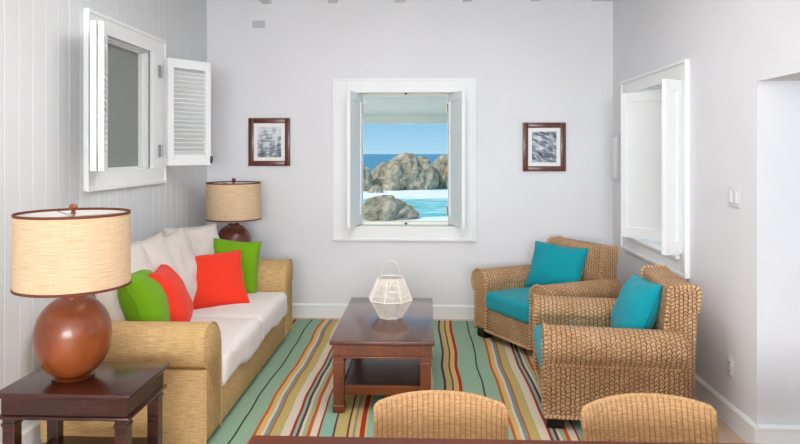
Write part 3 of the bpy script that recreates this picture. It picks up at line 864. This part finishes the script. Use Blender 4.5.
vt = thing('wall_vent', 'small grey rectangular plate high on the back wall near the left corner', 'vent', (-1.612, YB-.001, 2.837))
bm = new(); box(bm, -.06, .06, -.012, 0, -.036, .036, .004); obj('plate', bm, 'vent_grey', vt, True)
bm = new()
for k in range(4): box(bm, -.05, .05, -.015, -.011, -.026+k*.016, -.02+k*.016)
obj('slats', bm, 'vent_grey', vt)
pb = thing('wall_panel', 'white cover panel on the right wall beside the far corner', 'panel', (XR-.001, 6.12, 1.55))
bm = new(); box(bm, -.02, 0, -.09, .09, -.22, .22, .004); obj('cover', bm, 'plate_face', pb, True)
bm = new(); box(bm, -.026, -.02, -.065, .065, -.19, .19, .003); obj('door', bm, 'trim_paint', pb, True)

# ------------------------------------------------------------------ the shore outside
bm = new(); pr = [(6.6, -.35), (14, -.6), (22, -2.2), (34, -4.2), (34, -5), (6.6, -5)]
extrude(bm, pr, -14, 14, lambda p, q, t: (t, p, q)); bmesh.ops.recalc_face_normals(bm, faces=bm.faces[:]); struct('ground', bm, 'roof_out')  # hidden below the sill, added to bounce sunlight up to the porch roof
SEA = -3.4
bm = new(); bmesh.ops.create_grid(bm, x_segments=60, y_segments=120, size=1)
for v in bm.verts:
    v.co.x = v.co.x*260*(1 if abs(v.co.x) < .9 else 3); yq = (v.co.y+1)/2; v.co.y = 15+1500*yq**2.2
    v.co.z = SEA+.12*noise.noise(Vector((v.co.x*.2, v.co.y*.4, 0)))*(1 if v.co.y < 150 else 0)
sea = obj('sea', bm, 'sea_water', None, True, 180); tag(sea, 'blue and teal sea with white surf beyond the window', 'sea', kind='stuff')
def rock(lb, x, y, top, sx, sy, seed, rough=.5, lean=0, ridge=1.0):
    """an eroded boulder whose highest point is `top` metres above the water"""
    bm = new(); bmesh.ops.create_icosphere(bm, subdivisions=6, radius=1)
    for v in bm.verts:
        p = v.co.copy(); o = Vector((seed, seed*.7, 0))
        k = noise.fractal(p*1.1+o, 1, 2.1, 6)*rough*.45
        rd = (1-abs(noise.noise(p*2.3+o))*2)*rough*.16*ridge
        cr_ = noise.noise(Vector((p.x*5, p.y*5, p.z*1.5))+o)*.07*ridge + noise.fractal(p*7+o, .8, 2.2, 4)*.035
        v.co = p*(1+k+rd+cr_)
    mz = max(v.co.z for v in bm.verts)
    for v in bm.verts:
        z = v.co.z/mz
        v.co = Vector((v.co.x*sx+lean*max(z, 0)*sx, v.co.y*sy, z*top if z > 0 else z*1.2))
    o = obj('sea_rock', bm, 'rock', None, True, 180); o.location = (x, y, SEA)
    return tag(o, lb, 'rock', 'rocks in the sea outside the window')
rock('tallest tan sea rock with a peak, in the middle of the window view', -2.1, 88, 4.95, 3.3, 2.6, 51.3, .55, .15, .8)
rock('lower tan shoulder of rock at the left of the tallest sea rock', -5.2, 87, 3.7, 2.9, 2.6, 41.3, .6, .3)
rock('tall ridged sea rock at the right side of the window view', 3.2, 91, 4.7, 3.1, 2.6, 36.1, .6, .1, 1.4)
rock('dark small sea rock at the left edge of the window view', -8.3, 84, 3.4, 1.4, 1.6, 5.7, .6)
rock('little tan boulder in the surf below the dark left rock', -6.1, 80, 1.0, .95, .8, 6.2, .4)
rock('broad flat sea rock nearest the house, lower left of the window view', -3.0, 49, 1.75, 2.35, 1.8, 12.4, .45)
rock('sea rock far to the right, past the window frame', 11, 92, 4.2, 4.2, 3, 15.5)
rock('sea rock far to the left, past the window frame', -16, 88, 3.4, 4.5, 3, 17.5)

# ------------------------------------------------------------------ world, lights, camera
wd = bpy.data.worlds.new('World'); S.world = wd; wd.use_nodes = True
nt = wd.node_tree; bg = nt.nodes['Background']
tc = nt.nodes.new('ShaderNodeTexCoord'); sp = nt.nodes.new('ShaderNodeSeparateXYZ'); nt.links.new(tc.outputs['Generated'], sp.inputs[0])
cr = nt.nodes.new('ShaderNodeValToRGB'); nt.links.new(sp.outputs[2], cr.inputs[0])
e = cr.color_ramp.elements; e[0].position = 0; e[0].color = srgb(176, 220, 242)
e[1].position = .6; e[1].color = srgb(150, 196, 238); k = e.new(.05); k.color = srgb(140, 200, 240)
nt.links.new(cr.outputs[0], bg.inputs[0]); bg.inputs[1].default_value = 1.2
def light(name, typ, loc, rot, energy, color=(1, 1, 1), **kw):
    l = bpy.data.lights.new(name, typ); l.energy = energy; l.color = color
    for a, b in kw.items(): setattr(l, a, b)
    o = bpy.data.objects.new(name, l); COL.objects.link(o); o.location = loc; o.rotation_euler = rot; return o
sun = light('sun', 'SUN', (0, 0, 20), (0, 0, 0), 4.2, (1, .96, .9), angle=.01)
sun.rotation_euler = Vector((.62, .34, -.8)).to_track_quat('-Z', 'Y').to_euler()
light('daylight_door', 'AREA', (-.15, YN-.05, 1.8), (radians(-90), 0, pi), 268, (.97, .98, 1), shape='RECTANGLE', size=3.0, size_y=1.3)  # area light added behind the camera to fill the room
light('daylight_side', 'AREA', (XL-.05, -.4, 1.65), (0, radians(-90), 0), 10, (.97, .98, 1), shape='RECTANGLE', size=1.7, size_y=2.2)  # unseen area light, added to light the room from the left
light('daylight_passage', 'AREA', (3.88, 2.15, 1.55), (0, radians(90), 0), 4, (.92, .96, 1), shape='RECTANGLE', size=1.5, size_y=1.7)
light('daylight_window', 'AREA', (XR+.45, 5.18, 1.6), (0, radians(90), 0), 8, (.95, .98, 1), shape='RECTANGLE', size=1.2, size_y=1.2)
light('ceiling_lamp', 'AREA', (-.15, 3.3, 3.02), (0, 0, 0), 42, (.98, .98, 1), shape='RECTANGLE', size=1.6, size_y=2.2)  # added overhead fill, not a fixture of the room

cam = bpy.data.cameras.new('camera'); co = bpy.data.objects.new('camera', cam); COL.objects.link(co); S.camera = co
cam.sensor_width = 36; cam.lens = 36*650/800; cam.shift_y = -(222-152)/800
cam.clip_start = .05; cam.clip_end = 5000
co.matrix_world = Matrix.Translation((0, 0, 1.6)) @ Matrix.Rotation(atan(25/650), 4, 'Z') @ Matrix.Rotation(radians(90), 4, 'X')
vs_ = S.view_settings; vs_.view_transform = 'Standard'; vs_.look = 'None'; vs_.gamma = 1; vs_.exposure = 0.02; vs_.use_curve_mapping = False
